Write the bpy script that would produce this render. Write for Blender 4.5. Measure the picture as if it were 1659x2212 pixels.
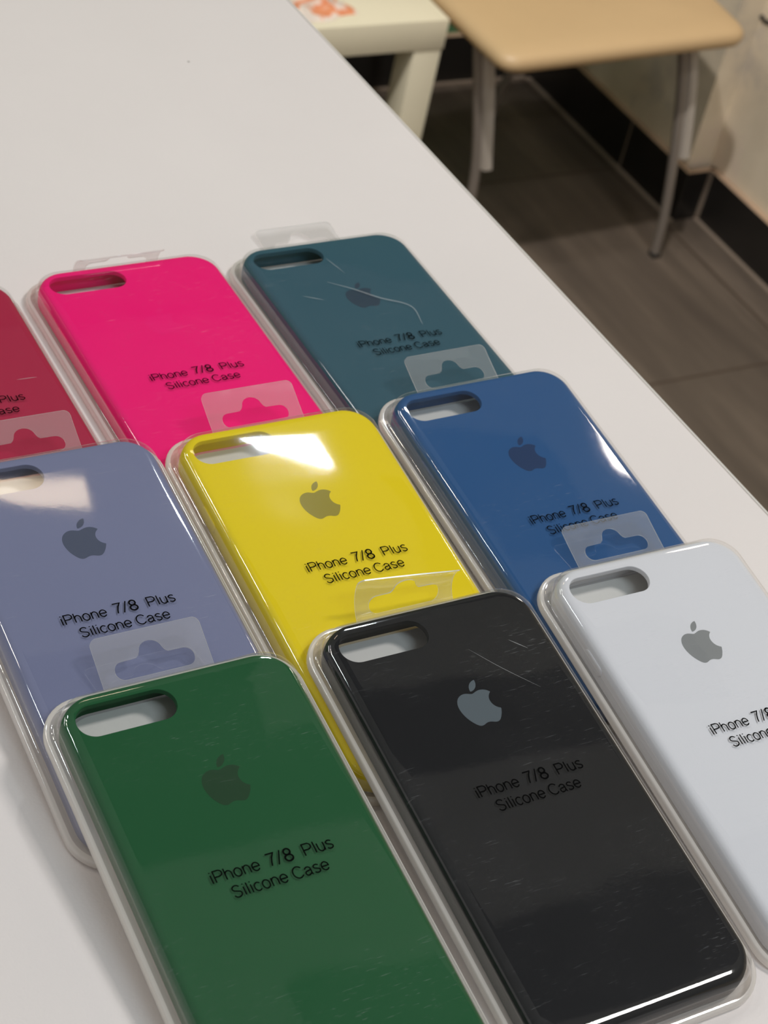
import bpy, bmesh, math, random
from math import sin, cos, pi, radians, sqrt, hypot, atan2
from mathutils import Vector, Matrix
from mathutils.geometry import delaunay_2d_cdt

# ------------------------------------------------------------------ scene / camera
for o in list(bpy.data.objects):
    bpy.data.objects.remove(o)
sc = bpy.context.scene
COL = sc.collection
S = 0.001            # everything below is written in millimetres
TABLE = 1220.0       # counter top above the floor

R = ((0.86959796, 0.18002212, -0.45977324),
     (-0.45679278, 0.64682984, -0.61069756),
     (0.18745598, 0.74108245, 0.64471471))
CPOS = (-299.0826, -205.9571, 462.1971)
cam_d = bpy.data.cameras.new('camera')
cam = bpy.data.objects.new('camera', cam_d)
COL.objects.link(cam)
M = Matrix(((*R[0], CPOS[0] * S), (*R[1], CPOS[1] * S), (*R[2], (CPOS[2] + TABLE) * S), (0, 0, 0, 1)))
cam.matrix_world = M
cam_d.sensor_fit = 'VERTICAL'
cam_d.sensor_height = 24.0
cam_d.lens = 4032.086 / 2212.0 * 24.0
cam_d.clip_start = 0.02
cam_d.clip_end = 50
cam_d.dof.use_dof = True
cam_d.dof.focus_distance = 0.62
cam_d.dof.aperture_fstop = 17.0
sc.camera = cam

sc.view_settings.view_transform = 'Standard'
sc.view_settings.look = 'None'
sc.view_settings.gamma = 1.0
sc.view_settings.use_curve_mapping = False
sc.view_settings.exposure = -1.05
sc.cycles.max_bounces = 12
sc.cycles.transparent_max_bounces = 32
sc.cycles.glossy_bounces = 6
sc.cycles.diffuse_bounces = 4

world = bpy.data.worlds.new('World')
sc.world = world
world.use_nodes = True
wb = world.node_tree.nodes['Background']
wb.inputs[0].default_value = (1.0, 0.97, 0.94, 1)
wb.inputs[1].default_value = 0.85


def area(name, x, y, z, sx, sy, power, color, rot=(0, 0, 0)):
    l = bpy.data.lights.new(name, 'AREA')
    l.shape = 'RECTANGLE'
    l.size = sx * S
    l.size_y = sy * S
    l.energy = power
    l.color = color
    o = bpy.data.objects.new(name, l)
    o.location = (x * S, y * S, (z + TABLE) * S)
    o.rotation_euler = rot
    COL.objects.link(o)
    return o


CEIL = 1700.0
COOL = (0.88, 0.95, 1.0)
NEUT = (1.0, 0.975, 0.96)
WARM = (1.0, 0.88, 0.76)
# ceiling lamps of the shop, plus one added fill at far left
area('ceiling_lamp_or_fill', 938, 1430, CEIL - 12, 136, 84, 11, COOL, (0, 0, radians(-10)))
area('ceiling_lamp_or_fill', 500, 1450, CEIL - 12, 250, 62, 0.8, (1.0, 0.78, 0.55), (0, 0, radians(-10)))
area('ceiling_lamp_or_fill', 930, 10, CEIL - 12, 420, 240, 29, NEUT)
area('ceiling_lamp_or_fill', 250, -900, CEIL - 12, 900, 260, 20, (0.74, 0.89, 1.0))
area('ceiling_lamp_or_fill', 1650, 1365, CEIL - 12, 70, 120, 2.5, WARM, (0, 0, radians(-10)))
area('ceiling_lamp_or_fill', -1500, 2000, CEIL - 12, 1100, 300, 20, NEUT)  # added fill with no known fixture, brightens the right wall
for i in range(4):
    area('ceiling_lamp_or_fill', -1150 + 260 * i, 1150 + 100 * i, CEIL - 12, 110, 110, 5.0, (COOL, WARM, WARM, COOL)[i])

def spot(name, at, aim, power, color, cone, rad=45):
    l = bpy.data.lights.new(name, 'SPOT')
    l.energy = power
    l.color = color
    l.spot_size = radians(cone)
    l.spot_blend = 0.6
    l.shadow_soft_size = rad * S
    o = bpy.data.objects.new(name, l)
    o.location = (at[0] * S, at[1] * S, (at[2] + TABLE) * S)
    d = Vector(aim) - Vector(at)
    o.rotation_euler = d.to_track_quat('-Z', 'Y').to_euler()
    COL.objects.link(o)


# added spotlight with no known fixture, brightening the wall and chair corner
spot('added_wall_spot', (350, 1050, CEIL - 120), (1750, 1880, -900), 300, NEUT, 40)

# ------------------------------------------------------------------ helpers
def tag(o, label=None, cat=None, group=None, kind=None):
    if label: o['label'] = label
    if cat: o['category'] = cat
    if group: o['group'] = group
    if kind: o['kind'] = kind
    return o


def empty(name, loc=(0, 0, 0), rot=(0, 0, 0)):
    o = bpy.data.objects.new(name, None)
    o.empty_display_size = 0.02
    o.location = (loc[0] * S, loc[1] * S, (loc[2] + TABLE) * S)
    o.rotation_euler = rot
    COL.objects.link(o)
    return o


def obj(name, bm, mat, parent=None, smooth=True, angle=35, flatfill=True):
    """links a bmesh (in millimetres, z from the counter top when it has no parent)"""
    for v in bm.verts:
        v.co *= S
        if parent is None:
            v.co.z += TABLE * S
    bmesh.ops.remove_doubles(bm, verts=bm.verts, dist=1e-7)
    flats = [f.tag and flatfill for f in bm.faces]
    me = bpy.data.meshes.new(name)
    bm.to_mesh(me)
    bm.free()
    o = bpy.data.objects.new(name, me)
    COL.objects.link(o)
    if parent is not None:
        o.parent = parent
    if isinstance(mat, (list, tuple)):
        for m in mat: me.materials.append(m)
    else:
        me.materials.append(mat)
    if smooth:
        for p in me.polygons: p.use_smooth = not flats[p.index]
        me.set_sharp_from_angle(angle=radians(angle))
    return o


def recentre(o, at):
    """moves the origin of a parentless mesh to a point (mm) without moving the mesh"""
    v = Vector((at[0] * S, at[1] * S, (at[2] + TABLE) * S))
    o.data.transform(Matrix.Translation(-v))
    o.location = v
    return o


def rrect(hw, v0, v1, r, n=10):
    """rounded rectangle, counter-clockwise; x in -hw..hw, y in v0..v1"""
    pts = []
    for cx, cy, a0 in ((hw - r, v1 - r, 0), (-hw + r, v1 - r, 90), (-hw + r, v0 + r, 180), (hw - r, v0 + r, 270)):
        for i in range(n + 1):
            a = radians(a0 + 90 * i / n)
            pts.append((cx + r * cos(a), cy + r * sin(a)))
    return pts


def ring(bm, pts, z):
    return [bm.verts.new((x, y, z)) for x, y in pts]


def loft(bm, a, b, mi=0):
    n = len(a)
    for i in range(n):
        f = bm.faces.new((a[i], a[(i + 1) % n], b[(i + 1) % n], b[i]))
        f.material_index = mi


def inside(p, poly):
    c = False
    j = len(poly) - 1
    for i in range(len(poly)):
        if (poly[i][1] > p[1]) != (poly[j][1] > p[1]) and p[0] < (poly[j][0] - poly[i][0]) * (p[1] - poly[i][1]) / (poly[j][1] - poly[i][1]) + poly[i][0]:
            c = not c
        j = i
    return c


def fill(bm, loops, mi=0, up=True):
    """flat face between an outer loop and any hole loops"""
    vs, ed, polys = [], [], []
    for l in loops:
        b0 = len(vs)
        vs += l
        ed += [(b0 + i, b0 + (i + 1) % len(l)) for i in range(len(l))]
        polys.append([(v.co.x, v.co.y) for v in l])
    co, _, tris, ov, _, _ = delaunay_2d_cdt([v.co.to_2d() for v in vs], ed, [], 0, 1e-7)
    z0 = loops[0][0].co.z
    for i in range(len(co)):
        if not ov[i]:
            vs.append(bm.verts.new((co[i].x, co[i].y, z0)))
            ov[i].append(len(vs) - 1)
    for t in tris:
        k = [ov[i][0] for i in t]
        if len(set(k)) < 3: continue
        p = [vs[i].co for i in k]
        cx, cy = sum(q.x for q in p) / 3, sum(q.y for q in p) / 3
        if not inside((cx, cy), polys[0]) or any(inside((cx, cy), h) for h in polys[1:]): continue
        ar = (p[1].x - p[0].x) * (p[2].y - p[0].y) - (p[2].x - p[0].x) * (p[1].y - p[0].y)
        if abs(ar) < 1e-9: continue
        if (ar > 0) != up: k.reverse()
        if bm.faces.get([vs[i] for i in k]): continue
        f = bm.faces.new([vs[i] for i in k])
        f.material_index = mi
        f.tag = True


def box(bm, x0, x1, y0, y1, z0, z1, bev=0.0, seg=2):
    r = bmesh.ops.create_cube(bm, size=1.0)
    vs = r['verts']
    for v in vs:
        v.co.x = x0 if v.co.x < 0 else x1
        v.co.y = y0 if v.co.y < 0 else y1
        v.co.z = z0 if v.co.z < 0 else z1
    if bev > 0:
        es = {e for v in vs for e in v.link_edges}
        bmesh.ops.bevel(bm, geom=list(es), offset=bev, segments=seg, affect='EDGES', profile=0.5)


def tube(bm, pts, rad, n=14, flat=1.0, side=Vector((1, 0, 0)), caps=True):
    pts = [Vector(p) for p in pts]
    rings = []
    for i, p in enumerate(pts):
        d = (pts[min(i + 1, len(pts) - 1)] - pts[max(i - 1, 0)]).normalized()
        u = (side - d * side.dot(d)).normalized()
        w = d.cross(u)
        r = rad[i] if isinstance(rad, (list, tuple)) else rad
        rings.append([bm.verts.new(p + u * (r * cos(2 * pi * k / n)) + w * (r * flat * sin(2 * pi * k / n))) for k in range(n)])
    for a, b in zip(rings, rings[1:]): loft(bm, a, b)
    if caps:
        bm.faces.new(list(reversed(rings[0])))
        bm.faces.new(rings[-1])


def spline(pts, n=10):
    P = [Vector(p) for p in pts]
    P = [P[0] * 2 - P[1]] + P + [P[-1] * 2 - P[-2]]
    out = []
    for i in range(1, len(P) - 2):
        for k in range(n):
            t = k / n
            a, b, c, d = P[i - 1], P[i], P[i + 1], P[i + 2]
            out.append(0.5 * ((2 * b) + (c - a) * t + (2 * a - 5 * b + 4 * c - d) * t * t + (3 * b - a - 3 * c + d) * t ** 3))
    out.append(P[-2])
    return out


# ------------------------------------------------------------------ materials
def srgb(r, g, b):
    f = lambda c: (c / 255 / 12.92) if c / 255 <= 0.04045 else ((c / 255 + 0.055) / 1.055) ** 2.4
    return (f(r), f(g), f(b), 1.0)


def mat(name):
    m = bpy.data.materials.new(name)
    m.use_nodes = True
    nt = m.node_tree
    b = nt.nodes['Principled BSDF']
    return m, nt, b


def node(nt, t, **kw):
    n = nt.nodes.new(t)
    for k, v in kw.items():
        if k in n.inputs: n.inputs[k].default_value = v
        else: setattr(n, k, v)
    return n


def ramp(nt, fac, stops):
    r = nt.nodes.new('ShaderNodeValToRGB')
    e = r.color_ramp.elements
    e[0].position, e[0].color = stops[0]
    e[1].position, e[1].color = stops[-1]
    for p, c in stops[1:-1]:
        k = e.new(p); k.color = c
    nt.links.new(fac, r.inputs[0])
    return r


def coords(nt, scale=(1, 1, 1), obj_space=True, rot=(0, 0, 0)):
    t = nt.nodes.new('ShaderNodeTexCoord')
    mp = nt.nodes.new('ShaderNodeMapping')
    mp.inputs['Scale'].default_value = scale
    mp.inputs['Rotation'].default_value = rot
    nt.links.new(t.outputs['Object'], mp.inputs[0])
    return mp.outputs[0]


def simple(name, col, rough=0.5, metal=0.0, bump=0.0, bscale=400, spec=0.5, var=0.0):
    m, nt, b = mat(name)
    b.inputs['Base Color'].default_value = col
    b.inputs['Roughness'].default_value = rough
    b.inputs['Metallic'].default_value = metal
    b.inputs['Specular IOR Level'].default_value = spec
    c = coords(nt)
    if var > 0:
        n = node(nt, 'ShaderNodeTexNoise', Scale=9.0, Detail=4.0)
        nt.links.new(c, n.inputs['Vector'])
        d = tuple(x * (1 - var) for x in col[:3]) + (1,)
        r = ramp(nt, n.outputs[0], [(0.3, d), (0.7, col)])
        nt.links.new(r.outputs[0], b.inputs['Base Color'])
    if bump > 0:
        n = node(nt, 'ShaderNodeTexNoise', Scale=bscale, Detail=3.0)
        nt.links.new(c, n.inputs['Vector'])
        bp = node(nt, 'ShaderNodeBump', Strength=bump, Distance=0.001)
        nt.links.new(n.outputs[0], bp.inputs['Height'])
        nt.links.new(bp.outputs[0], b.inputs['Normal'])
    return m


def film(name, f0=0.055, haze=0.03, hazecol=(0.9, 0.9, 0.92, 1), rough=0.03, wav=0.0, wscale=18.0, scratch=0.0, tint=(0.985, 0.985, 0.985, 1), transl=0.0):
    """thin clear plastic sheet: see-through, with a mirror reflection that grows at grazing angles"""
    m = bpy.data.materials.new(name)
    m.use_nodes = True
    nt = m.node_tree
    nt.nodes.clear()
    L = nt.links.new
    out = node(nt, 'ShaderNodeOutputMaterial')
    tr = node(nt, 'ShaderNodeBsdfTransparent', Color=tint)
    gl = node(nt, 'ShaderNodeBsdfAnisotropic', Roughness=rough)
    gl.inputs['Color'].default_value = (1, 1, 1, 1)
    df = node(nt, 'ShaderNodeBsdfDiffuse', Color=hazecol)
    lw = node(nt, 'ShaderNodeLayerWeight', Blend=0.5)
    pw = node(nt, 'ShaderNodeMath', operation='POWER'); pw.inputs[1].default_value = 5.0
    L(lw.outputs['Facing'], pw.inputs[0])
    ma = node(nt, 'ShaderNodeMath', operation='MULTIPLY_ADD')
    ma.inputs[1].default_value = 1 - f0; ma.inputs[2].default_value = f0
    L(pw.outputs[0], ma.inputs[0])
    mn = node(nt, 'ShaderNodeMath', operation='MINIMUM'); mn.inputs[1].default_value = 0.85
    L(ma.outputs[0], mn.inputs[0])
    mh = node(nt, 'ShaderNodeMixShader')
    mh.inputs[0].default_value = haze
    L(tr.outputs[0], mh.inputs[1])
    if transl > 0:
        tl = node(nt, 'ShaderNodeBsdfTranslucent', Color=hazecol)
        m2 = node(nt, 'ShaderNodeMixShader'); m2.inputs[0].default_value = transl
        L(df.outputs[0], m2.inputs[1]); L(tl.outputs[0], m2.inputs[2]); L(m2.outputs[0], mh.inputs[2])
    else:
        L(df.outputs[0], mh.inputs[2])
    mx = node(nt, 'ShaderNodeMixShader')
    L(mn.outputs[0], mx.inputs[0]); L(mh.outputs[0], mx.inputs[1]); L(gl.outputs[0], mx.inputs[2])
    L(mx.outputs[0], out.inputs[0])
    inf = node(nt, 'ShaderNodeObjectInfo')
    c = nt.nodes.new('ShaderNodeTexCoord')
    ad = node(nt, 'ShaderNodeVectorMath', operation='ADD')
    sc3 = node(nt, 'ShaderNodeVectorMath', operation='SCALE'); sc3.inputs['Scale'].default_value = 7.0
    L(inf.outputs['Random'], sc3.inputs[0]); L(c.outputs['Object'], ad.inputs[0]); L(sc3.outputs[0], ad.inputs[1])
    if wav > 0:
        n1 = node(nt, 'ShaderNodeTexNoise', Scale=wscale, Detail=1.0)
        n2 = node(nt, 'ShaderNodeTexNoise', Scale=wscale * 28, Detail=2.0)
        L(ad.outputs[0], n1.inputs['Vector']); L(ad.outputs[0], n2.inputs['Vector'])
        s2 = node(nt, 'ShaderNodeMath', operation='MULTIPLY_ADD'); s2.inputs[1].default_value = 0.004
        L(n2.outputs[0], s2.inputs[0]); L(n1.outputs[0], s2.inputs[2])
        bp = node(nt, 'ShaderNodeBump', Strength=1.0, Distance=wav)
        L(s2.outputs[0], bp.inputs['Height'])
        L(bp.outputs[0], gl.inputs['Normal'])
    if scratch > 0:
        # fine scuffs: short thin streaks from strongly stretched noise in three directions, in patches
        prev = None
        for k, (ang, sc_) in enumerate(((0.3, 1.0), (1.4, 1.25), (2.4, 0.8))):
            mp = node(nt, 'ShaderNodeMapping'); mp.inputs['Rotation'].default_value = (0, 0, ang); mp.inputs['Scale'].default_value = (160 * sc_, 1700 * sc_, 60)
            L(ad.outputs[0], mp.inputs[0])
            n = node(nt, 'ShaderNodeTexNoise', Scale=1.0, Detail=2.0, Roughness=0.6)
            L(mp.outputs[0], n.inputs['Vector'])
            r = ramp(nt, n.outputs[0], [(0.66, (0, 0, 0, 1)), (0.74, (1, 1, 1, 1))])
            if prev is None: prev = r.outputs[0]
            else:
                a = node(nt, 'ShaderNodeMath', operation='MAXIMUM'); L(prev, a.inputs[0]); L(r.outputs[0], a.inputs[1]); prev = a.outputs[0]
        pt = node(nt, 'ShaderNodeTexNoise', Scale=26.0, Detail=3.0); L(ad.outputs[0], pt.inputs['Vector'])
        pr = ramp(nt, pt.outputs[0], [(0.45, (0, 0, 0, 1)), (0.7, (1, 1, 1, 1))])
        a = node(nt, 'ShaderNodeMath', operation='MULTIPLY'); L(prev, a.inputs[0]); L(pr.outputs[0], a.inputs[1])
        b2 = node(nt, 'ShaderNodeMath', operation='MULTIPLY_ADD'); b2.inputs[1].default_value = scratch; b2.inputs[2].default_value = haze
        L(a.outputs[0], b2.inputs[0])
        b3 = node(nt, 'ShaderNodeMath', operation='MULTIPLY_ADD'); b3.inputs[1].default_value = scratch * 0.045
        L(pr.outputs[0], b3.inputs[0]); L(b2.outputs[0], b3.inputs[2]); L(b3.outputs[0], mh.inputs[0])
    return m


M_cover = film('clear_cover_film', f0=0.070, haze=0.003, wav=0.0006, wscale=16, scratch=0.09, rough=0.04)
M_tray = film('milky_tray_plastic', f0=0.08, haze=0.75, hazecol=srgb(255, 248, 240), rough=0.10, transl=0.35)
M_wall = film('clear_side_plastic', f0=0.08, haze=0.15, hazecol=srgb(248, 240, 234), rough=0.05, wav=0.0004, wscale=40, transl=0.3)
M_tab = film('hang_tab_film', f0=0.07, haze=0.13, hazecol=srgb(240, 238, 234), rough=0.06, wav=0.0003, wscale=60, transl=0.2)
M_tabedge = film('hang_tab_cut_edge', f0=0.25, haze=0.75, hazecol=srgb(250, 248, 244), rough=0.2, transl=0.3)  # edge highlight put into paler, hazier plastic
M_ink = simple('black_ink', srgb(8, 8, 8), 0.9, spec=0.05)
M_card = simple('grey_white_card', srgb(244, 241, 234), 0.8, bump=0.1)

# counter laminate with fine grain and a few dust specks
M_table, nt, b = mat('white_laminate')
b.inputs['Roughness'].default_value = 0.55
b.inputs['Specular IOR Level'].default_value = 0.35
c = coords(nt)
vo = node(nt, 'ShaderNodeTexVoronoi', Scale=55.0); nt.links.new(c, vo.inputs['Vector'])
r1 = ramp(nt, vo.outputs['Distance'], [(0.028, (1, 1, 1, 1)), (0.045, (0, 0, 0, 1))])
nz = node(nt, 'ShaderNodeTexWhiteNoise', noise_dimensions='3D'); nt.links.new(vo.outputs['Position'], nz.inputs['Vector'])
r2 = ramp(nt, nz.outputs['Value'], [(0.84, (0, 0, 0, 1)), (0.88, (1, 1, 1, 1))])
mu = node(nt, 'ShaderNodeMath', operation='MULTIPLY'); nt.links.new(r1.outputs[0], mu.inputs[0]); nt.links.new(r2.outputs[0], mu.inputs[1])
nn = node(nt, 'ShaderNodeTexNoise', Scale=6.0, Detail=5.0); nt.links.new(c, nn.inputs['Vector'])
r3 = ramp(nt, nn.outputs[0], [(0.3, srgb(230, 222, 218)), (0.7, srgb(236, 228, 224))])
mc = node(nt, 'ShaderNodeMix', data_type='RGBA')
nt.links.new(mu.outputs[0], mc.inputs[0]); nt.links.new(r3.outputs[0], mc.inputs[6]); mc.inputs[7].default_value = srgb(120, 112, 104)
nt.links.new(mc.outputs[2], b.inputs['Base Color'])
nb = node(nt, 'ShaderNodeTexNoise', Scale=900.0, Detail=2.0); nt.links.new(c, nb.inputs['Vector'])
bp_ = node(nt, 'ShaderNodeBump', Strength=0.12, Distance=0.001); nt.links.new(nb.outputs[0], bp_.inputs['Height']); nt.links.new(bp_.outputs[0], b.inputs['Normal'])
M_band = simple('edge_band', srgb(222, 216, 208), 0.5)


def silicone(name, col, rough=0.6):
    return simple(name, col, rough, bump=0.05, bscale=1500, spec=0.15)


# floor: big dark tiles with brushed streaks along y and thin grout
M_floor, nt, b = mat('dark_floor_tiles')
b.inputs['Roughness'].default_value = 0.5
b.inputs['Specular IOR Level'].default_value = 0.3
c0 = nt.nodes.new('ShaderNodeTexCoord')
sx = node(nt, 'ShaderNodeSeparateXYZ'); nt.links.new(c0.outputs['Object'], sx.inputs[0])


def gridline(axis, origin, pitch, half):
    a = node(nt, 'ShaderNodeMath', operation='SUBTRACT'); nt.links.new(sx.outputs[axis], a.inputs[0]); a.inputs[1].default_value = origin - pitch / 2
    mo = node(nt, 'ShaderNodeMath', operation='FLOORED_MODULO'); nt.links.new(a.outputs[0], mo.inputs[0]); mo.inputs[1].default_value = pitch
    s_ = node(nt, 'ShaderNodeMath', operation='SUBTRACT'); nt.links.new(mo.outputs[0], s_.inputs[0]); s_.inputs[1].default_value = pitch / 2
    ab = node(nt, 'ShaderNodeMath', operation='ABSOLUTE'); nt.links.new(s_.outputs[0], ab.inputs[0])
    lt = node(nt, 'ShaderNodeMath', operation='LESS_THAN'); nt.links.new(ab.outputs[0], lt.inputs[0]); lt.inputs[1].default_value = half
    return lt.outputs[0]


gx = gridline(0, 1.772, 0.588, 0.0030)
gy = gridline(1, 2.130, 0.588, 0.0028)
gm = node(nt, 'ShaderNodeMath', operation='MAXIMUM'); nt.links.new(gx, gm.inputs[0]); nt.links.new(gy, gm.inputs[1])
mp = node(nt, 'ShaderNodeMapping'); mp.inputs['Scale'].default_value = (11, 1.3, 1); mp.inputs['Rotation'].default_value = (0, 0, 0.03)
nt.links.new(c0.outputs['Object'], mp.inputs[0])
ns = node(nt, 'ShaderNodeTexNoise', Scale=1.6, Detail=4.0, Roughness=0.55); nt.links.new(mp.outputs[0], ns.inputs['Vector'])
rs = ramp(nt, ns.outputs[0], [(0.30, srgb(82, 72, 64)), (0.52, srgb(94, 83, 73)), (0.72, srgb(114, 101, 89))])
mg = node(nt, 'ShaderNodeMix', data_type='RGBA'); nt.links.new(gm.outputs[0], mg.inputs[0]); nt.links.new(rs.outputs[0], mg.inputs[6]); mg.inputs[7].default_value = srgb(74, 62, 52)
nt.links.new(mg.outputs[2], b.inputs['Base Color'])
bpf = node(nt, 'ShaderNodeBump', Strength=0.25, Distance=0.002); nt.links.new(ns.outputs[0], bpf.inputs['Height']); nt.links.new(bpf.outputs[0], b.inputs['Normal'])

# plaster wall, beige with grey and pinkish mottling
M_plaster, nt, b = mat('beige_mottled_plaster')
b.inputs['Roughness'].default_value = 0.75
c = coords(nt)
n1 = node(nt, 'ShaderNodeTexNoise', Scale=5.5, Detail=6.0, Roughness=0.6); nt.links.new(c, n1.inputs['Vector'])
rw = ramp(nt, n1.outputs[0], [(0.30, srgb(184, 174, 162)), (0.45, srgb(222, 206, 180)), (0.6, srgb(232, 216, 190)), (0.75, srgb(230, 208, 190))])
nt.links.new(rw.outputs[0], b.inputs['Base Color'])
bw = node(nt, 'ShaderNodeBump', Strength=0.4, Distance=0.004); nt.links.new(n1.outputs[0], bw.inputs['Height']); nt.links.new(bw.outputs[0], b.inputs['Normal'])
M_green = simple('green_paint', srgb(78, 128, 88), 0.6, var=0.15)
M_base = simple('black_glazed_skirting', srgb(40, 37, 35), 0.28, var=0.3)
M_baseedge = simple('raw_tile_edge_lit', srgb(196, 166, 138), 0.8, var=0.25)  # unglazed beige edge, lightened to carry its highlight as well
M_grout = simple('joint_grout', srgb(140, 124, 108), 0.9)
M_ceil = simple('ceiling_paint', srgb(186, 189, 194), 0.9)
M_darkpanel = simple('dark_reflection_panel', srgb(24, 25, 28), 0.9)

# ------------------------------------------------------------------ the setting
FL = -TABLE
XW, XR, YJ, YB, BH = 1807.0, 1860.0, 1974.0, 2482.0, 100.0


def struct(name, bm, m, smooth=False):
    o = obj(name, bm, m, None, smooth)
    o['kind'] = 'structure'
    return o


bm = bmesh.new(); box(bm, -2600, 2000, -2600, 2700, FL - 60, FL); struct('floor', bm, M_floor)
bm = bmesh.new(); box(bm, -2600, 2000, -2600, 2700, CEIL, CEIL + 60); struct('ceiling', bm, M_ceil)
bm = bmesh.new()
box(bm, XW, 2000, YJ, 2700, FL, CEIL)
box(bm, XR, 2000, -2600, YJ, FL, CEIL)
struct('wall_right', bm, M_plaster)
bm = bmesh.new(); box(bm, -2600, XW, YB, 2700, FL, CEIL); struct('wall_back', bm, M_green)


def skirting(name, runs):
    bm = bmesh.new()
    for (x0, x1, y0, y1) in runs:
        box(bm, x0, x1, y0, y1, FL, FL + BH, 1.2, 2)
    for f in bm.faces:
        c_ = f.calc_center_median()
        if c_.z > FL + BH - 1.0: f.material_index = 1
    return struct(name, bm, [M_base, M_baseedge])


T = 14
skirting('baseboard_right', [(XW - T, XW, YJ + T - 24, YB), (XR - T, XR, -2600, YJ - T), (XW - T, XR, YJ - 24, YJ - 12)])
skirting('baseboard_back', [(-2600, XW - T, YB - T, YB)])
# light grout beads in the floor corner and the upright joints of the skirting tiles
bm = bmesh.new()
box(bm, XW - T - 9, XW - T, YJ - 26, YB - T, FL, FL + 3)
box(bm, XR - T - 8, XR - T, -2600, YJ - 26, FL, FL + 3)
box(bm, -2600, XW - T, YB - T - 8, YB - T, FL, FL + 3)
struct('trim_1', bm, M_grout)
bm = bmesh.new()
for yy in (2130, 1542):
    box(bm, XW - T - 1.0 if yy > YJ else XR - T - 1.0, XW - T + 1 if yy > YJ else XR - T + 1, yy - 1.5, yy + 1.5, FL, FL + BH)
box(bm, XR - T - 5, XR - T, YJ - 31, YJ - 25, FL, FL + BH - 4)
struct('trim_2', bm, M_grout)
# unseen dark panels added under the ceiling to shape reflections in the covers
bm = bmesh.new()
box(bm, 250, 1400, 745, 905, CEIL - 8, CEIL)
box(bm, 250, 720, 905, 1150, CEIL - 8, CEIL)
box(bm, 1130, 1400, 1120, 1380, CEIL - 8, CEIL)
struct('reflection_panel_1', bm, M_darkpanel)
bm = bmesh.new(); box(bm, 560, 1400, 330, 545, CEIL - 8, CEIL); struct('reflection_panel_2', bm, M_darkpanel)

# chipped dark crack running across the plaster of the recessed wall
bm = bmesh.new()
tube(bm, spline([(XR, 1990, -852), (XR, 1984, -840), (XR, 1972, -833), (XR, 1962, -836), (XR, 1946, -832), (XR, 1925, -838), (XR, 1900, -834)], 4),
     [2.5 + 2.2 * abs(sin(i * 1.7)) for i in range(25)], 8, caps=True)
struct('trim_5', bm, M_base)

# ------------------------------------------------------------------ counter
counter = empty('display_counter', (-400, 500, FL), (0, 0, radians(1.317)))
tag(counter, 'long white laminate counter carrying all the packaged phone cases', 'counter')
RX = 581.0       # right edge in the counter's own frame
bm = bmesh.new()
box(bm, -700, RX - 1.6, -1000, 1500, TABLE - 30, TABLE, 0.8, 2)
obj('worktop', bm, M_table, counter)
bm = bmesh.new()
box(bm, RX - 1.35, RX, -1000, 1500, TABLE - 30, TABLE - 0.15, 0.6, 2)
obj('edge_band', bm, M_band, counter)
for x0 in (-640, 200):
    bm = bmesh.new()
    box(bm, x0, x0 + 330, -940, 1440, 0, TABLE - 30, 1.0, 1)
    obj('cabinet_panel', bm, M_table, counter)

# ------------------------------------------------------------------ lettering (monoline strokes)
def arc(cx, cy, rx, ry, a0, a1, n=14):
    return [(cx + rx * cos(radians(a0 + (a1 - a0) * i / n)), cy + ry * sin(radians(a0 + (a1 - a0) * i / n))) for i in range(n + 1)]


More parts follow.
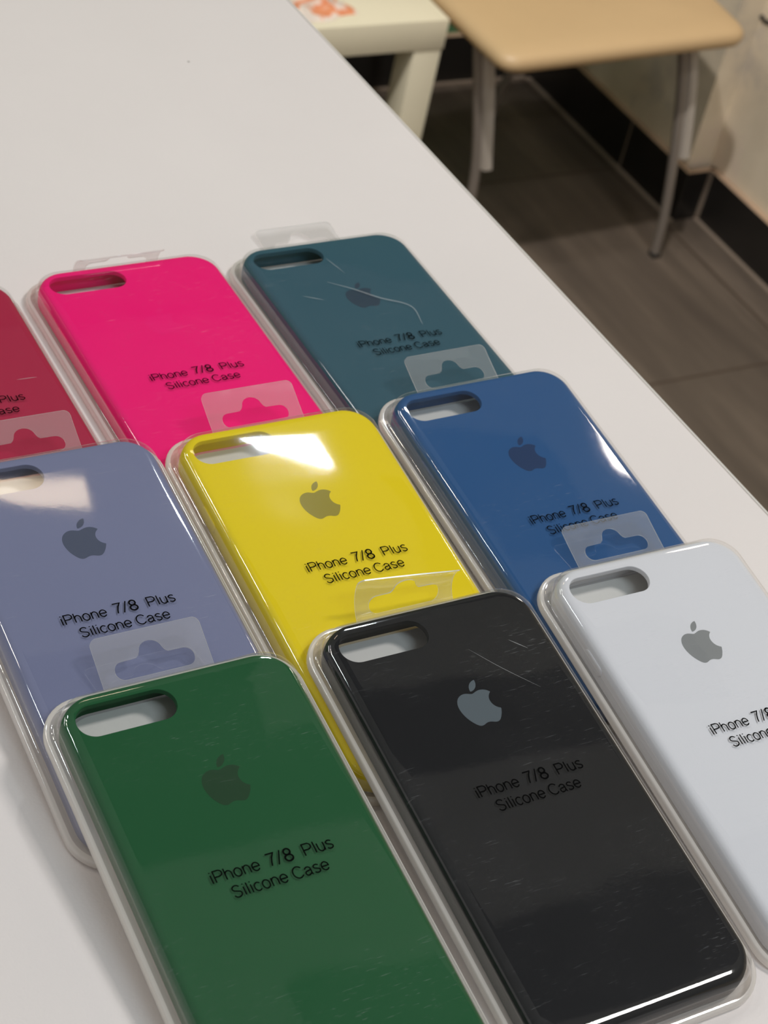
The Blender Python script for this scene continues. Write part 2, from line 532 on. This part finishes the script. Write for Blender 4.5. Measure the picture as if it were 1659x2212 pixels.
XH, CH = 0.53, 0.72
GL = {
    'i': (0.22, [[(0.11, 0), (0.11, XH)], [(0.11, 0.655), (0.11, 0.72)]]),
    'l': (0.22, [[(0.11, 0), (0.11, CH)]]),
    'P': (0.65, [[(0.09, 0), (0.09, CH), (0.36, CH)] + arc(0.38, 0.53, 0.20, 0.19, 88, -88) + [(0.36, 0.34), (0.09, 0.34)]]),
    'h': (0.54, [[(0.08, 0), (0.08, CH)], [(0.08, 0.30)] + arc(0.27, 0.32, 0.18, 0.20, 175, 10) + [(0.455, 0.28), (0.455, 0)]]),
    'n': (0.54, [[(0.08, 0), (0.08, XH)], [(0.08, 0.30)] + arc(0.27, 0.32, 0.18, 0.20, 175, 10) + [(0.455, 0.28), (0.455, 0)]]),
    'u': (0.54, [[(0.455, XH), (0.455, 0)], [(0.455, 0.22)] + arc(0.265, 0.20, 0.18, 0.20, -5, -170) + [(0.08, 0.25), (0.08, XH)]]),
    'o': (0.56, [arc(0.28, 0.26, 0.215, 0.265, 0, 360, 28)]),
    'e': (0.56, [[(0.065, 0.27), (0.49, 0.27)] + arc(0.28, 0.265, 0.213, 0.262, 5, 325, 26)]),
    'a': (0.54, [[(0.08, 0.40)] + arc(0.255, 0.38, 0.165, 0.145, 150, 5) + [(0.425, 0.08), (0.44, 0.02), (0.49, 0.01)],
                 [(0.42, 0.31), (0.22, 0.275)] + arc(0.20, 0.14, 0.135, 0.135, 100, 290) + [(0.34, 0.05), (0.42, 0.14)]]),
    's': (0.50, [arc(0.25, 0.395, 0.165, 0.132, 25, 180) + [(0.12, 0.33), (0.25, 0.275), (0.38, 0.22)] + arc(0.25, 0.135, 0.175, 0.132, 15, -160)]),
    'c': (0.50, [arc(0.275, 0.265, 0.21, 0.262, 42, 318, 24)]),
    'S': (0.65, [arc(0.325, 0.54, 0.215, 0.185, 20, 200) + [(0.20, 0.41), (0.34, 0.365), (0.50, 0.31)] + arc(0.325, 0.19, 0.235, 0.20, 20, -165)]),
    'C': (0.72, [arc(0.37, 0.36, 0.31, 0.365, 38, 322, 28)]),
    '7': (0.56, [[(0.05, 0.71), (0.49, 0.71), (0.33, 0.45), (0.24, 0.22), (0.19, 0)]]),
    '8': (0.56, [arc(0.28, 0.535, 0.175, 0.175, 0, 360, 24), arc(0.28, 0.18, 0.215, 0.185, 0, 360, 24)]),
    '/': (0.30, [[(0.12, -0.03), (0.42, 0.75)]]),
    ' ': (0.28, []),
}


def stroke(bm, pts, w, z):
    pts = [Vector((p[0], p[1])) for p in pts]
    closed = (pts[0] - pts[-1]).length < 1e-4
    if closed: pts = pts[:-1]
    n = len(pts)
    L_, R_ = [], []
    for i in range(n):
        if closed: a, b_ = pts[i - 1], pts[(i + 1) % n]
        else: a, b_ = pts[max(i - 1, 0)], pts[min(i + 1, n - 1)]
        d1 = (pts[i] - a).normalized() if (pts[i] - a).length > 1e-9 else (b_ - pts[i]).normalized()
        d2 = (b_ - pts[i]).normalized() if (b_ - pts[i]).length > 1e-9 else d1
        d = (d1 + d2).normalized()
        k = 1.0 / max(0.55, d.dot(d1))
        nrm = Vector((-d.y, d.x)) * (w / 2 * k)
        L_.append(bm.verts.new((pts[i].x + nrm.x, pts[i].y + nrm.y, z)))
        R_.append(bm.verts.new((pts[i].x - nrm.x, pts[i].y - nrm.y, z)))
    m_ = n if closed else n - 1
    for i in range(m_):
        j = (i + 1) % n
        bm.faces.new((R_[i], R_[j], L_[j], L_[i]))


def word(bm, s, x, y, em, z, wt=0.082, sx_=1.0):
    for ch in s:
        adv, st = GL[ch]
        for p in st:
            stroke(bm, [(x + q[0] * em * sx_, y + q[1] * em) for q in p], wt * em, z)
        x += adv * em * sx_
    return x


def lettering(du, dv, z):
    """print on the cover, local x right, y towards the top of the pack (case top is at y=161)"""
    bm = bmesh.new()
    y1 = 161 - (77.75 + dv)
    y2 = 161 - (84.15 + dv)
    word(bm, 'iPhone', -20.75 + du, y1, 5.35, z, sx_=1.0)
    word(bm, '7', -2.0 + du, y1, 5.9, z, 0.082)
    word(bm, '/', 0.6 + du, y1, 5.9, z, 0.075)
    word(bm, '8', 3.5 + du, y1, 5.9, z, 0.10)
    word(bm, 'Plus', 9.85 + du, y1, 5.45, z)
    word(bm, 'Silicone', -16.3 + du, y2, 5.3, z)
    word(bm, 'Case', 3.55 + du, y2, 5.3, z)
    return bm


# ------------------------------------------------------------------ bitten-apple emblem
def bez(p0, p1, p2, p3, n=8):
    o_ = []
    for i in range(1, n + 1):
        t = i / n; u = 1 - t
        o_.append((u ** 3 * p0[0] + 3 * u * u * t * p1[0] + 3 * u * t * t * p2[0] + t ** 3 * p3[0],
                   u ** 3 * p0[1] + 3 * u * u * t * p1[1] + 3 * u * t * t * p2[1] + t ** 3 * p3[1]))
    return o_


def path(start, segs):
    pts = [start]
    for s_ in segs:
        x, y = pts[-1]
        pts += bez((x, y), (x + s_[0], y + s_[1]), (x + s_[2], y + s_[3]), (x + s_[4], y + s_[5]))
    return pts


FRUIT = path((12.152, 6.896), [(-.948, 0, -2.415, -1.078, -3.96, -1.04), (-2.04, .027, -3.91, 1.183, -4.961, 3.014),
    (-2.117, 3.675, -.546, 9.103, 1.519, 12.09), (1.013, 1.454, 2.208, 3.09, 3.792, 3.039), (1.52, -.065, 2.09, -.987, 3.935, -.987),
    (1.831, 0, 2.35, .987, 3.96, .948), (1.637, -.026, 2.676, -1.48, 3.676, -2.948), (1.156, -1.688, 1.636, -3.325, 1.662, -3.415),
    (-.039, -.013, -3.182, -1.221, -3.22, -4.857), (-.026, -3.04, 2.48, -4.494, 2.597, -4.559), (-1.429, -2.09, -3.623, -2.324, -4.39, -2.376),
    (-2, -.156, -3.675, 1.09, -4.61, 1.09)])[:-1]
LEAF = path((15.53, 3.83), [(.843, -1.012, 1.4, -2.427, 1.245, -3.83), (-1.207, .052, -2.662, .805, -3.532, 1.818),
    (-.78, .896, -1.454, 2.338, -1.273, 3.714), (1.338, .104, 2.715, -.688, 3.559, -1.701)])[:-1]
LS = 0.735


def emblem(z):
    bm = bmesh.new()
    for P_ in (FRUIT, LEAF):
        vs = [bm.verts.new(((x - 12.3) * LS, 161 - (34.5 + y * LS), z)) for x, y in reversed(P_)]
        fill(bm, [vs])
    return bm


# ------------------------------------------------------------------ the phone case
H = 11.0
HOLE = dict(hw=16.55, cx=-19.45, v0=5.3, v1=17.0)    # camera opening


def hole_pts(g, n=10):
    hw = HOLE['hw'] + g
    y0, y1 = 161 - HOLE['v1'] - g, 161 - HOLE['v0'] + g
    return [(x + HOLE['cx'], y) for x, y in rrect(hw, y0, y1, (y1 - y0) / 2 - 0.01, n)]


def case_mesh():
    bm = bmesh.new()
    prof = [(1.6, 0.8), (0.7, 0.8), (0.25, 1.2), (0.0, 2.4), (-0.05, 4.5), (0.05, 6.6), (0.35, 8.2), (0.85, 9.4), (1.6, 10.25), (2.6, 10.8), (3.6, H)]
    prev = None
    first = None
    for ins, z in prof:
        r = ring(bm, rrect(40.5 - ins, 0 + ins, 161 - ins, 12.5 - ins), z)
        if prev: loft(bm, prev, r)
        else: first = r
        prev = r
    # rim of the camera opening, rolled over
    hr = []
    for g, z in ((0.15, H), (0.04, H - 0.10), (0.0, H - 0.35), (0.0, H - 1.9)):
        hr.append(ring(bm, hole_pts(g), z))
    fill(bm, [prev, hr[0]], up=True)
    for a, b_ in zip(hr, hr[1:]): loft(bm, b_, a)
    for f in bm.faces: f.normal_update()
    # inside of the shell
    i1 = ring(bm, rrect(38.9, 1.6, 159.4, 11.3), 0.8)
    i2 = ring(bm, rrect(38.9, 1.6, 159.4, 11.3), 7.2)
    i3 = ring(bm, rrect(38.5, 2.0, 159.0, 10.9), H - 1.9)
    loft(bm, i2, i1); loft(bm, i3, i2)
    loft(bm, i1, first)
    fill(bm, [i3, hr[-1]], up=False)
    bmesh.ops.recalc_face_normals(bm, faces=bm.faces)
    return bm


def button_mesh(v0, v1):
    """raised side button on the left flank"""
    bm = bmesh.new()
    y0, y1 = 161 - v1, 161 - v0
    zc, hz = 5.6, 1.9
    rings = []
    for out, g in ((-0.4, 0.0), (0.10, 0.0), (0.32, 0.25), (0.38, 0.6)):
        pts = []
        for cyy, a0 in ((y1 - hz, 0), (y0 + hz, 180)):
            for i in range(9):
                a = radians(a0 + 180 * i / 8)
                pts.append((cyy + (hz - g) * sin(a), zc + (hz - g) * cos(a)))
        rings.append([bm.verts.new((-40.5 - out, p[0], p[1])) for p in pts])
    for a, b_ in zip(rings, rings[1:]): loft(bm, a, b_)
    bm.faces.new(rings[-1])
    bmesh.ops.recalc_face_normals(bm, faces=bm.faces)
    return bm


# ------------------------------------------------------------------ the clear pack
PW, V0, V1 = 45.6, -5.0, 166.0   # footprint half width, ends (v measured from the case top)


def pring(bm, ins, z, r=15.0):
    return ring(bm, rrect(PW - ins, 161 - V1 + ins, 161 - V0 - ins, max(3.0, r - ins * 0.8)), z)


def cover_mesh():
    bm = bmesh.new()
    prof = [(4.6, 8.3), (4.9, 9.6), (5.6, 10.7), (6.7, 11.35), (8.3, 11.62), (10.0, 11.68)]
    prev = None
    for ins, z in prof:
        r = pring(bm, ins, z)
        if prev: loft(bm, prev, r)
        prev = r
    fill(bm, [prev])
    return bm


def flank_mesh():
    bm = bmesh.new()
    prof = [(2.6, 3.6), (3.9, 3.72), (4.3, 4.3), (4.45, 6.4), (4.6, 8.3)]
    prev = None
    for ins, z in prof:
        r = pring(bm, ins, z)
        if prev: loft(bm, prev, r)
        prev = r
    return bm


def tray_mesh():
    bm = bmesh.new()
    prof = [(1.7, 0.12), (1.15, 0.3), (1.0, 0.9), (1.05, 2.6), (1.2, 3.3), (1.7, 3.6), (2.6, 3.6)]
    prev = None
    for ins, z in prof:
        r = pring(bm, ins, z)
        if prev: loft(bm, prev, r)
        else: first = r
        prev = r
    fill(bm, [first], up=False)
    return bm


def card_mesh():
    bm = bmesh.new()
    a = ring(bm, rrect(37.6, 2.5, 158.5, 10.5), 0.30)
    b_ = ring(bm, rrect(37.6, 2.5, 158.5, 10.5), 0.70)
    loft(bm, a, b_); fill(bm, [b_]); fill(bm, [a], up=False)
    return bm


def tab_mesh(a0, kap, skew=0.0):
    """hanging tab with the usual hat-shaped hole; bends up from the pack by angle a0 growing by kap per mm"""
    Lt = 18.0
    outer = [(-19.3, -0.6), (19.3, -0.6)]
    for cx, cy, s0 in ((19.3 - 2.6, Lt - 2.6, 0), (-19.3 + 2.6, Lt - 2.6, 90)):
        outer += [(cx + 2.6 * cos(radians(s0 + 90 * i / 6)), cy + 2.6 * sin(radians(s0 + 90 * i / 6))) for i in range(7)]
    # subdivide long sides so that the sheet can bend
    def sub(P_, step=1.5):
        out = []
        for i, p in enumerate(P_):
            q = P_[(i + 1) % len(P_)]
            n = max(1, int(hypot(q[0] - p[0], q[1] - p[1]) / step))
            out += [(p[0] + (q[0] - p[0]) * k / n, p[1] + (q[1] - p[1]) * k / n) for k in range(n)]
        return out
    hole = []
    hole += [(14 - 3.2 + 3.2 * cos(radians(a)), 5.2 + 3.2 * sin(radians(a))) for a in range(-90, 91, 15)]
    hole += [(5.6, 8.5), (4.7, 9.2)]
    hole += [(4.2 * cos(radians(a)), 9.6 + 4.0 * sin(radians(a))) for a in range(10, 171, 16)]
    hole += [(-4.7, 9.2), (-5.6, 8.5)]
    hole += [(-14 + 3.2 + 3.2 * cos(radians(a)), 5.2 + 3.2 * sin(radians(a))) for a in range(90, 271, 15)]
    bm = bmesh.new()
    vo_ = [bm.verts.new((x, y, 0)) for x, y in sub(outer)]
    vh_ = [bm.verts.new((x, y, 0)) for x, y in sub(hole)]
    fill(bm, [vo_, vh_])
    # cut into strips across the bend
    for k in range(1, 12):
        g = list(bm.verts) + list(bm.edges) + list(bm.faces)
        bmesh.ops.bisect_plane(bm, geom=g, dist=1e-5, plane_co=(0, -0.6 + k * 1.55, 0), plane_no=(0, 1, 0))
    r = bmesh.ops.extrude_face_region(bm, geom=list(bm.faces))
    for g in r['geom']:
        if isinstance(g, bmesh.types.BMVert): g.co.z += 0.45
    bmesh.ops.recalc_face_normals(bm, faces=bm.faces)
    for f in bm.faces:
        f.normal_update()
        f.material_index = 0 if abs(f.normal.z) > 0.7 else 1
    for v in bm.verts:
        t, zz = max(v.co.y, 0.0), v.co.z
        n = 24
        y = z = 0.0
        for i in range(n):
            s_ = t * (i + 0.5) / n
            th = a0 + kap * s_ + skew * v.co.x / 19.0 * s_ / Lt
            y += cos(th) * t / n; z += sin(th) * t / n
        th = a0 + kap * t
        v.co.y, v.co.z = y - sin(th) * zz, z + cos(th) * zz
        if t == 0.0: v.co.y -= 0.6
    for v in bm.verts:
        v.co.y += 161 - V0; v.co.z += 0.7
    return bm


ME = {}
PACKS = {}
def shared(name, bm, m, parent, **kw):
    """one mesh datablock per (name, material), reused by every pack"""
    key = (name, m[0].name if isinstance(m, (list, tuple)) else m.name)
    if key in ME:
        bm.free()
        o = bpy.data.objects.new(name, ME[key]); COL.objects.link(o); o.parent = parent
        return o
    o = obj(name, bm, m, parent, **kw)
    ME[key] = o.data
    return o


GROUP = 'phone cases in clear packs shingled on the counter'


def pack(word_, label, x, y, yaw, tilt, col, logo, to, tab, clabel, lrough=0.35):
    root = PACKS[word_] = empty('packaged_phone_case', (x, y, 0.0), (tilt, 0, yaw))
    root.rotation_mode = 'XYZ'
    tag(root, label, 'phone case', GROUP)
    ms = silicone(word_ + '_silicone', col)
    ml = simple(word_ + '_emblem', logo, 0.6, spec=0.2)
    cs = obj('case_shell', case_mesh(), ms, root, angle=40)
    cs['label'] = clabel
    shared_btn = obj('side_button', button_mesh(32.0, 43.5), ms, cs)
    lg = obj('fruit_emblem', emblem(H + 0.03), ml, cs, smooth=False)
    shared('insert_card', card_mesh(), M_card, root, smooth=False)
    shared('tray', tray_mesh(), M_tray, root, angle=60)
    shared('side_wall', flank_mesh(), M_wall, root, angle=60)
    cv = shared('clear_cover', cover_mesh(), M_cover, root, angle=60)
    obj('printed_lettering', lettering(to[0], to[1], 11.76), M_ink, cv, smooth=False)
    obj('hang_tab', tab_mesh(*tab), [M_tab, M_tabedge], root, angle=50, flatfill=False)
    return root


TM, TF = 0.0975, 0.1085
pack('crimson', 'dark red phone case in clear pack at the left edge, beside hot pink one', -105.4, 233.2, 0.0076, 0.0,
     srgb(178, 34, 72), srgb(140, 40, 66), (2.2, 0.0), (0.15, 0.010), 'dark red silicone shell')
pack('pink', 'hot pink phone case in clear pack between the dark red and the teal one', -12.0, 234.4, 0.0099, 0.0,
     srgb(255, 0, 122), srgb(255, 2, 124), (0.45, 2.1), (1.25, 0.085), 'hot pink silicone shell')
pack('teal', 'scuffed dark teal phone case in clear pack, nearest the far right table edge', 80.4, 232.6, 0.0107, 0.0,
     srgb(56, 92, 106), srgb(48, 66, 82), (1.35, 0.05), (0.05, 0.006), 'dark teal silicone shell')
pack('lavender', 'lavender grey phone case in clear pack, partly under the green one', -95.6, 111.2, 0.0013, TM,
     srgb(124, 129, 160), srgb(76, 84, 106), (0.4, 0.6), (0.25, 0.004), 'lavender grey silicone shell')
pack('yellow', 'bright yellow phone case in clear pack with a big white lamp reflection', -6.2, 107.1, 0.0009, TM,
     srgb(240, 214, 20), srgb(160, 146, 52), (1.5, -3.0), (0.3, 0.003), 'bright yellow silicone shell')
pack('blue', 'denim blue phone case in clear pack, under the tab end of the white one', 87.6, 109.7, 0.0171, TM,
     srgb(44, 88, 138), srgb(36, 60, 98), (3.0, -0.3), (0.25, 0.004), 'denim blue silicone shell')
pack('green', 'forest green phone case in clear pack at the lower left, front row', -92.7, -3.25, 0.0065, TF,
     srgb(28, 88, 50), srgb(30, 66, 38), (2.2, -1.4), (0.3, 0.0), 'forest green silicone shell')
pack('black', 'black phone case in clear pack with a grey emblem, middle of the front row', 0.0, 0.0, 0.0, TF,
     srgb(17, 18, 21), srgb(92, 102, 108), (2.2, -0.5), (0.55, 0.085, 0.3), 'black silicone shell')
pack('white', 'white phone case in clear pack at the right frame edge, front row', 92.0, 0.57, -0.0096, TF,
     srgb(226, 226, 230), srgb(140, 142, 142), (2.1, 2.4), (0.16, 0.003), 'white silicone shell')

# ------------------------------------------------------------------ long scratches on three of the covers
M_scr = film('scratched_plastic', f0=0.10, haze=0.18, hazecol=srgb(235, 238, 240), rough=0.3)


def scratch(cover, pts, w):
    bm = bmesh.new()
    P_ = [Vector((p[0], 161 - p[1], 0)) for p in pts]
    P_ = spline(P_, 6)
    L_ = []
    for i, p in enumerate(P_):
        d = (P_[min(i + 1, len(P_) - 1)] - P_[max(i - 1, 0)]).normalized()
        k = w * (0.25 + 0.75 * sin(pi * i / (len(P_) - 1))) / 2
        L_.append((bm.verts.new((p.x - d.y * k, p.y + d.x * k, 11.73)), bm.verts.new((p.x + d.y * k, p.y - d.x * k, 11.73))))
    for a, b_ in zip(L_, L_[1:]): bm.faces.new((a[0], a[1], b_[1], b_[0]))
    obj('scratch', bm, M_scr, cover, smooth=False)


def cover_of(word_):
    return [c for c in PACKS[word_].children if c.name.startswith('clear_cover')][0]


for wd, lines in {'teal': [([(-11.2, 31.9), (-2.1, 39.2), (6.6, 47.8), (17.4, 56.5), (16.1, 69.5)], 0.8), ([(-3.3, 15.5), (-1.9, 20.8), (-0.1, 27.7)], 0.4), ([(-26.3, 39.1), (-18.5, 43.7)], 0.5)],
                  'black': [([(7.3, 22.8), (15.2, 33.4), (24.4, 44.1)], 0.2), ([(23.3, 23.0), (28.3, 28.1)], 0.35)],
                  'crimson': [([(22.9, 65.8), (31.0, 66.1)], 0.5)]}.items():
    for pts, w in lines: scratch(cover_of(wd), pts, w)

# ------------------------------------------------------------------ low side table
M_cream = simple('cream_lacquer', srgb(232, 222, 194), 0.45, var=0.05)
lt = empty('side_table', (925, 2200, FL))
tag(lt, 'low cream side table with square legs standing behind the counter', 'table')
bm = bmesh.new(); box(bm, -275, 275, -275, 275, 400, 450, 2.0, 2); obj('table_top', bm, M_cream, lt)
for sx1 in (-1, 1):
    for sy1 in (-1, 1):
        bm = bmesh.new()
        x0 = 225 if sx1 > 0 else -273
        y0 = 225 if sy1 > 0 else -273
        box(bm, x0, x0 + 48, y0, y0 + 48, 0, 400, 1.5, 2)
        obj('leg', bm, M_cream, lt)

# crumpled printed wrapper lying on the side table
M_wrap, nt, b = mat('orange_white_print')
b.inputs['Roughness'].default_value = 0.35
c = coords(nt)
nw = node(nt, 'ShaderNodeTexNoise', Scale=26.0, Detail=2.0); nt.links.new(c, nw.inputs['Vector'])
rw = ramp(nt, nw.outputs[0], [(0.38, srgb(222, 208, 196)), (0.46, srgb(236, 220, 206)), (0.52, srgb(232, 150, 108)), (0.60, srgb(226, 140, 100)), (0.66, srgb(236, 212, 196)), (0.74, srgb(190, 180, 176))])
nt.links.new(rw.outputs[0], b.inputs['Base Color'])
random.seed(5)
bm = bmesh.new()
NX, NY = 26, 20
g = {}
for i in range(NX + 1):
    for j in range(NY + 1):
        u, v = i / NX, j / NY
        x = (u - 0.5) * 150; y = (v - 0.5) * 118
        e = min(u, 1 - u, v, 1 - v)
        hgt = 9 * min(1, e * 5) ** 0.6 + 3.2 * sin(u * 17 + v * 5) * min(1, e * 6) + 2.2 * sin(v * 23 - u * 9) * min(1, e * 6) + random.uniform(-0.6, 0.6)
        x *= 1 + 0.05 * sin(v * 11); y *= 1 + 0.06 * sin(u * 13)
        g[i, j] = bm.verts.new((x, y, max(0.3, hgt)))
for i in range(NX):
    for j in range(NY):
        bm.faces.new((g[i, j], g[i + 1, j], g[i + 1, j + 1], g[i, j + 1]))
r = bmesh.ops.extrude_face_region(bm, geom=list(bm.faces))
for q in r['geom']:
    if isinstance(q, bmesh.types.BMVert): q.co.z = max(0.1, q.co.z * 0.1)
bmesh.ops.recalc_face_normals(bm, faces=bm.faces)
wr = empty('snack_wrapper', (975, 2000, FL + 450), (0, 0, radians(12)))
tag(wr, 'crumpled orange and white printed wrapper lying on the low cream table', 'wrapper')
obj('pouch', bm, M_wrap, wr, angle=60)

M_red = simple('red_paper', srgb(196, 92, 84), 0.5, var=0.3)
M_dkgreen = simple('dark_green_paper', srgb(60, 74, 56), 0.5, var=0.3)
bx_ = empty('small_carton', (900, 2030, FL + 450), (0, 0, radians(20)))
tag(bx_, 'small dark green and red carton beside the orange and white wrapper', 'carton')
bm = bmesh.new(); box(bm, -30, 18, -22, 22, 0, 26, 1, 2); obj('carton_body', bm, M_dkgreen, bx_)
bm = bmesh.new(); box(bm, -31, 19, -23, 23, 26, 34, 1, 2); obj('lid', bm, M_red, bx_)

# ------------------------------------------------------------------ chair
M_vinyl = simple('tan_vinyl', srgb(206, 174, 130), 0.45, bump=0.15, bscale=220, var=0.05)
M_chrome = simple('grey_enamel_bar', srgb(186, 176, 164), 0.4)
M_dark = simple('grey_steel_tube', srgb(150, 140, 130), 0.35, metal=0.35)
M_rub = simple('black_rubber_foot', srgb(24, 24, 24), 0.7)
ch = empty('chair', (1455, 2040, FL))
tag(ch, 'tan vinyl chair with bent metal legs beside the plaster wall', 'chair')
def L3(p): return (p[0] - 1455, p[1] - 2040, p[2] - FL)
# cushioned seat: quadrilateral outline with rounded corners, domed top
corn = [(1228, 1800), (1706, 1826), (1742, 2240), (1214, 2215)]
def round_poly(P_, r, n=7):
    out = []
    m_ = len(P_)
    for i in range(m_):
        p = Vector(P_[i]); a = (Vector(P_[i - 1]) - p).normalized(); c_ = (Vector(P_[(i + 1) % m_]) - p).normalized()
        for k in range(n + 1):
            t = k / n
            q0 = p + a * r; q1 = p + c_ * r
            out.append(q0 * (1 - t) ** 2 + p * 2 * t * (1 - t) + q1 * t * t)
    return out
bm = bmesh.new()
cen = Vector((1467, 2031))
prev = None
for k, z in ((0.955, 420), (0.985, 423), (1.0, 432), (0.995, 441), (0.975, 447), (0.93, 451), (0.80, 454), (0.5, 456)):
    pts = [cen + (p - cen) * k for p in round_poly(corn, 34)]
    r = [bm.verts.new((p.x - 1455, p.y - 2040, z)) for p in pts]
    if prev: loft(bm, prev, r)
    else: bm.faces.new(list(reversed(r)))
    prev = r
bm.faces.new(prev)
obj('seat', bm, M_vinyl, ch, angle=60)
LEGS = {
    'leg_r': [(1630, 1900, -798), (1650, 1882, -900), (1667, 1866, -1020), (1683, 1860, -1130), (1691, 1860, -1218)],
    'leg_l': [(1252, 1918, -798), (1273, 1908, -900), (1295, 1900, -1020), (1300, 1896, -1130), (1300, 1896, -1218)],
    'back_r': [(1660, 2200, -798), (1655, 2290, -950), (1636, 2322, -1120), (1625, 2330, -1218)],
    'back_l': [(1240, 2195, -798), (1238, 2270, -950), (1236, 2300, -1120), (1236, 2310, -1218)],
}
for k, P_ in LEGS.items():
    bm = bmesh.new()
    tube(bm, [L3(p) for p in spline(P_, 8)], 8.5, 14)
    lg = obj('leg', bm, M_dark, ch)
    bm = bmesh.new()
    f = L3(P_[-1]); box(bm, f[0] - 9, f[0] + 9, f[1] - 9, f[1] + 9, 0, 9, 3, 2)
    obj('foot_cap', bm, M_rub, lg)
    if k in ('leg_r', 'leg_l'):
        bm = bmesh.new()
        off = Vector((13, -9, 0)) if k == 'leg_r' else Vector((11, -11, 0))
        Q = [Vector(L3(p)) + off for p in spline(P_[:3], 8)]
        tube(bm, Q, 11 if k == 'leg_l' else 10, 4, flat=0.5, side=Vector((0.80, -0.60, 0)))
        obj('leg_bracket', bm, M_chrome, ch, angle=30)
# back rest
for x in (-205, 225):
    bm = bmesh.new()
    tube(bm, [(x, 160, 430), (x, 190, 560), (x, 215, 800)], 8.5, 12)
    obj('back_post', bm, M_dark, ch)
bm = bmesh.new(); box(bm, -225, 245, 195, 222, 600, 830, 12, 4); obj('backrest', bm, M_vinyl, ch)
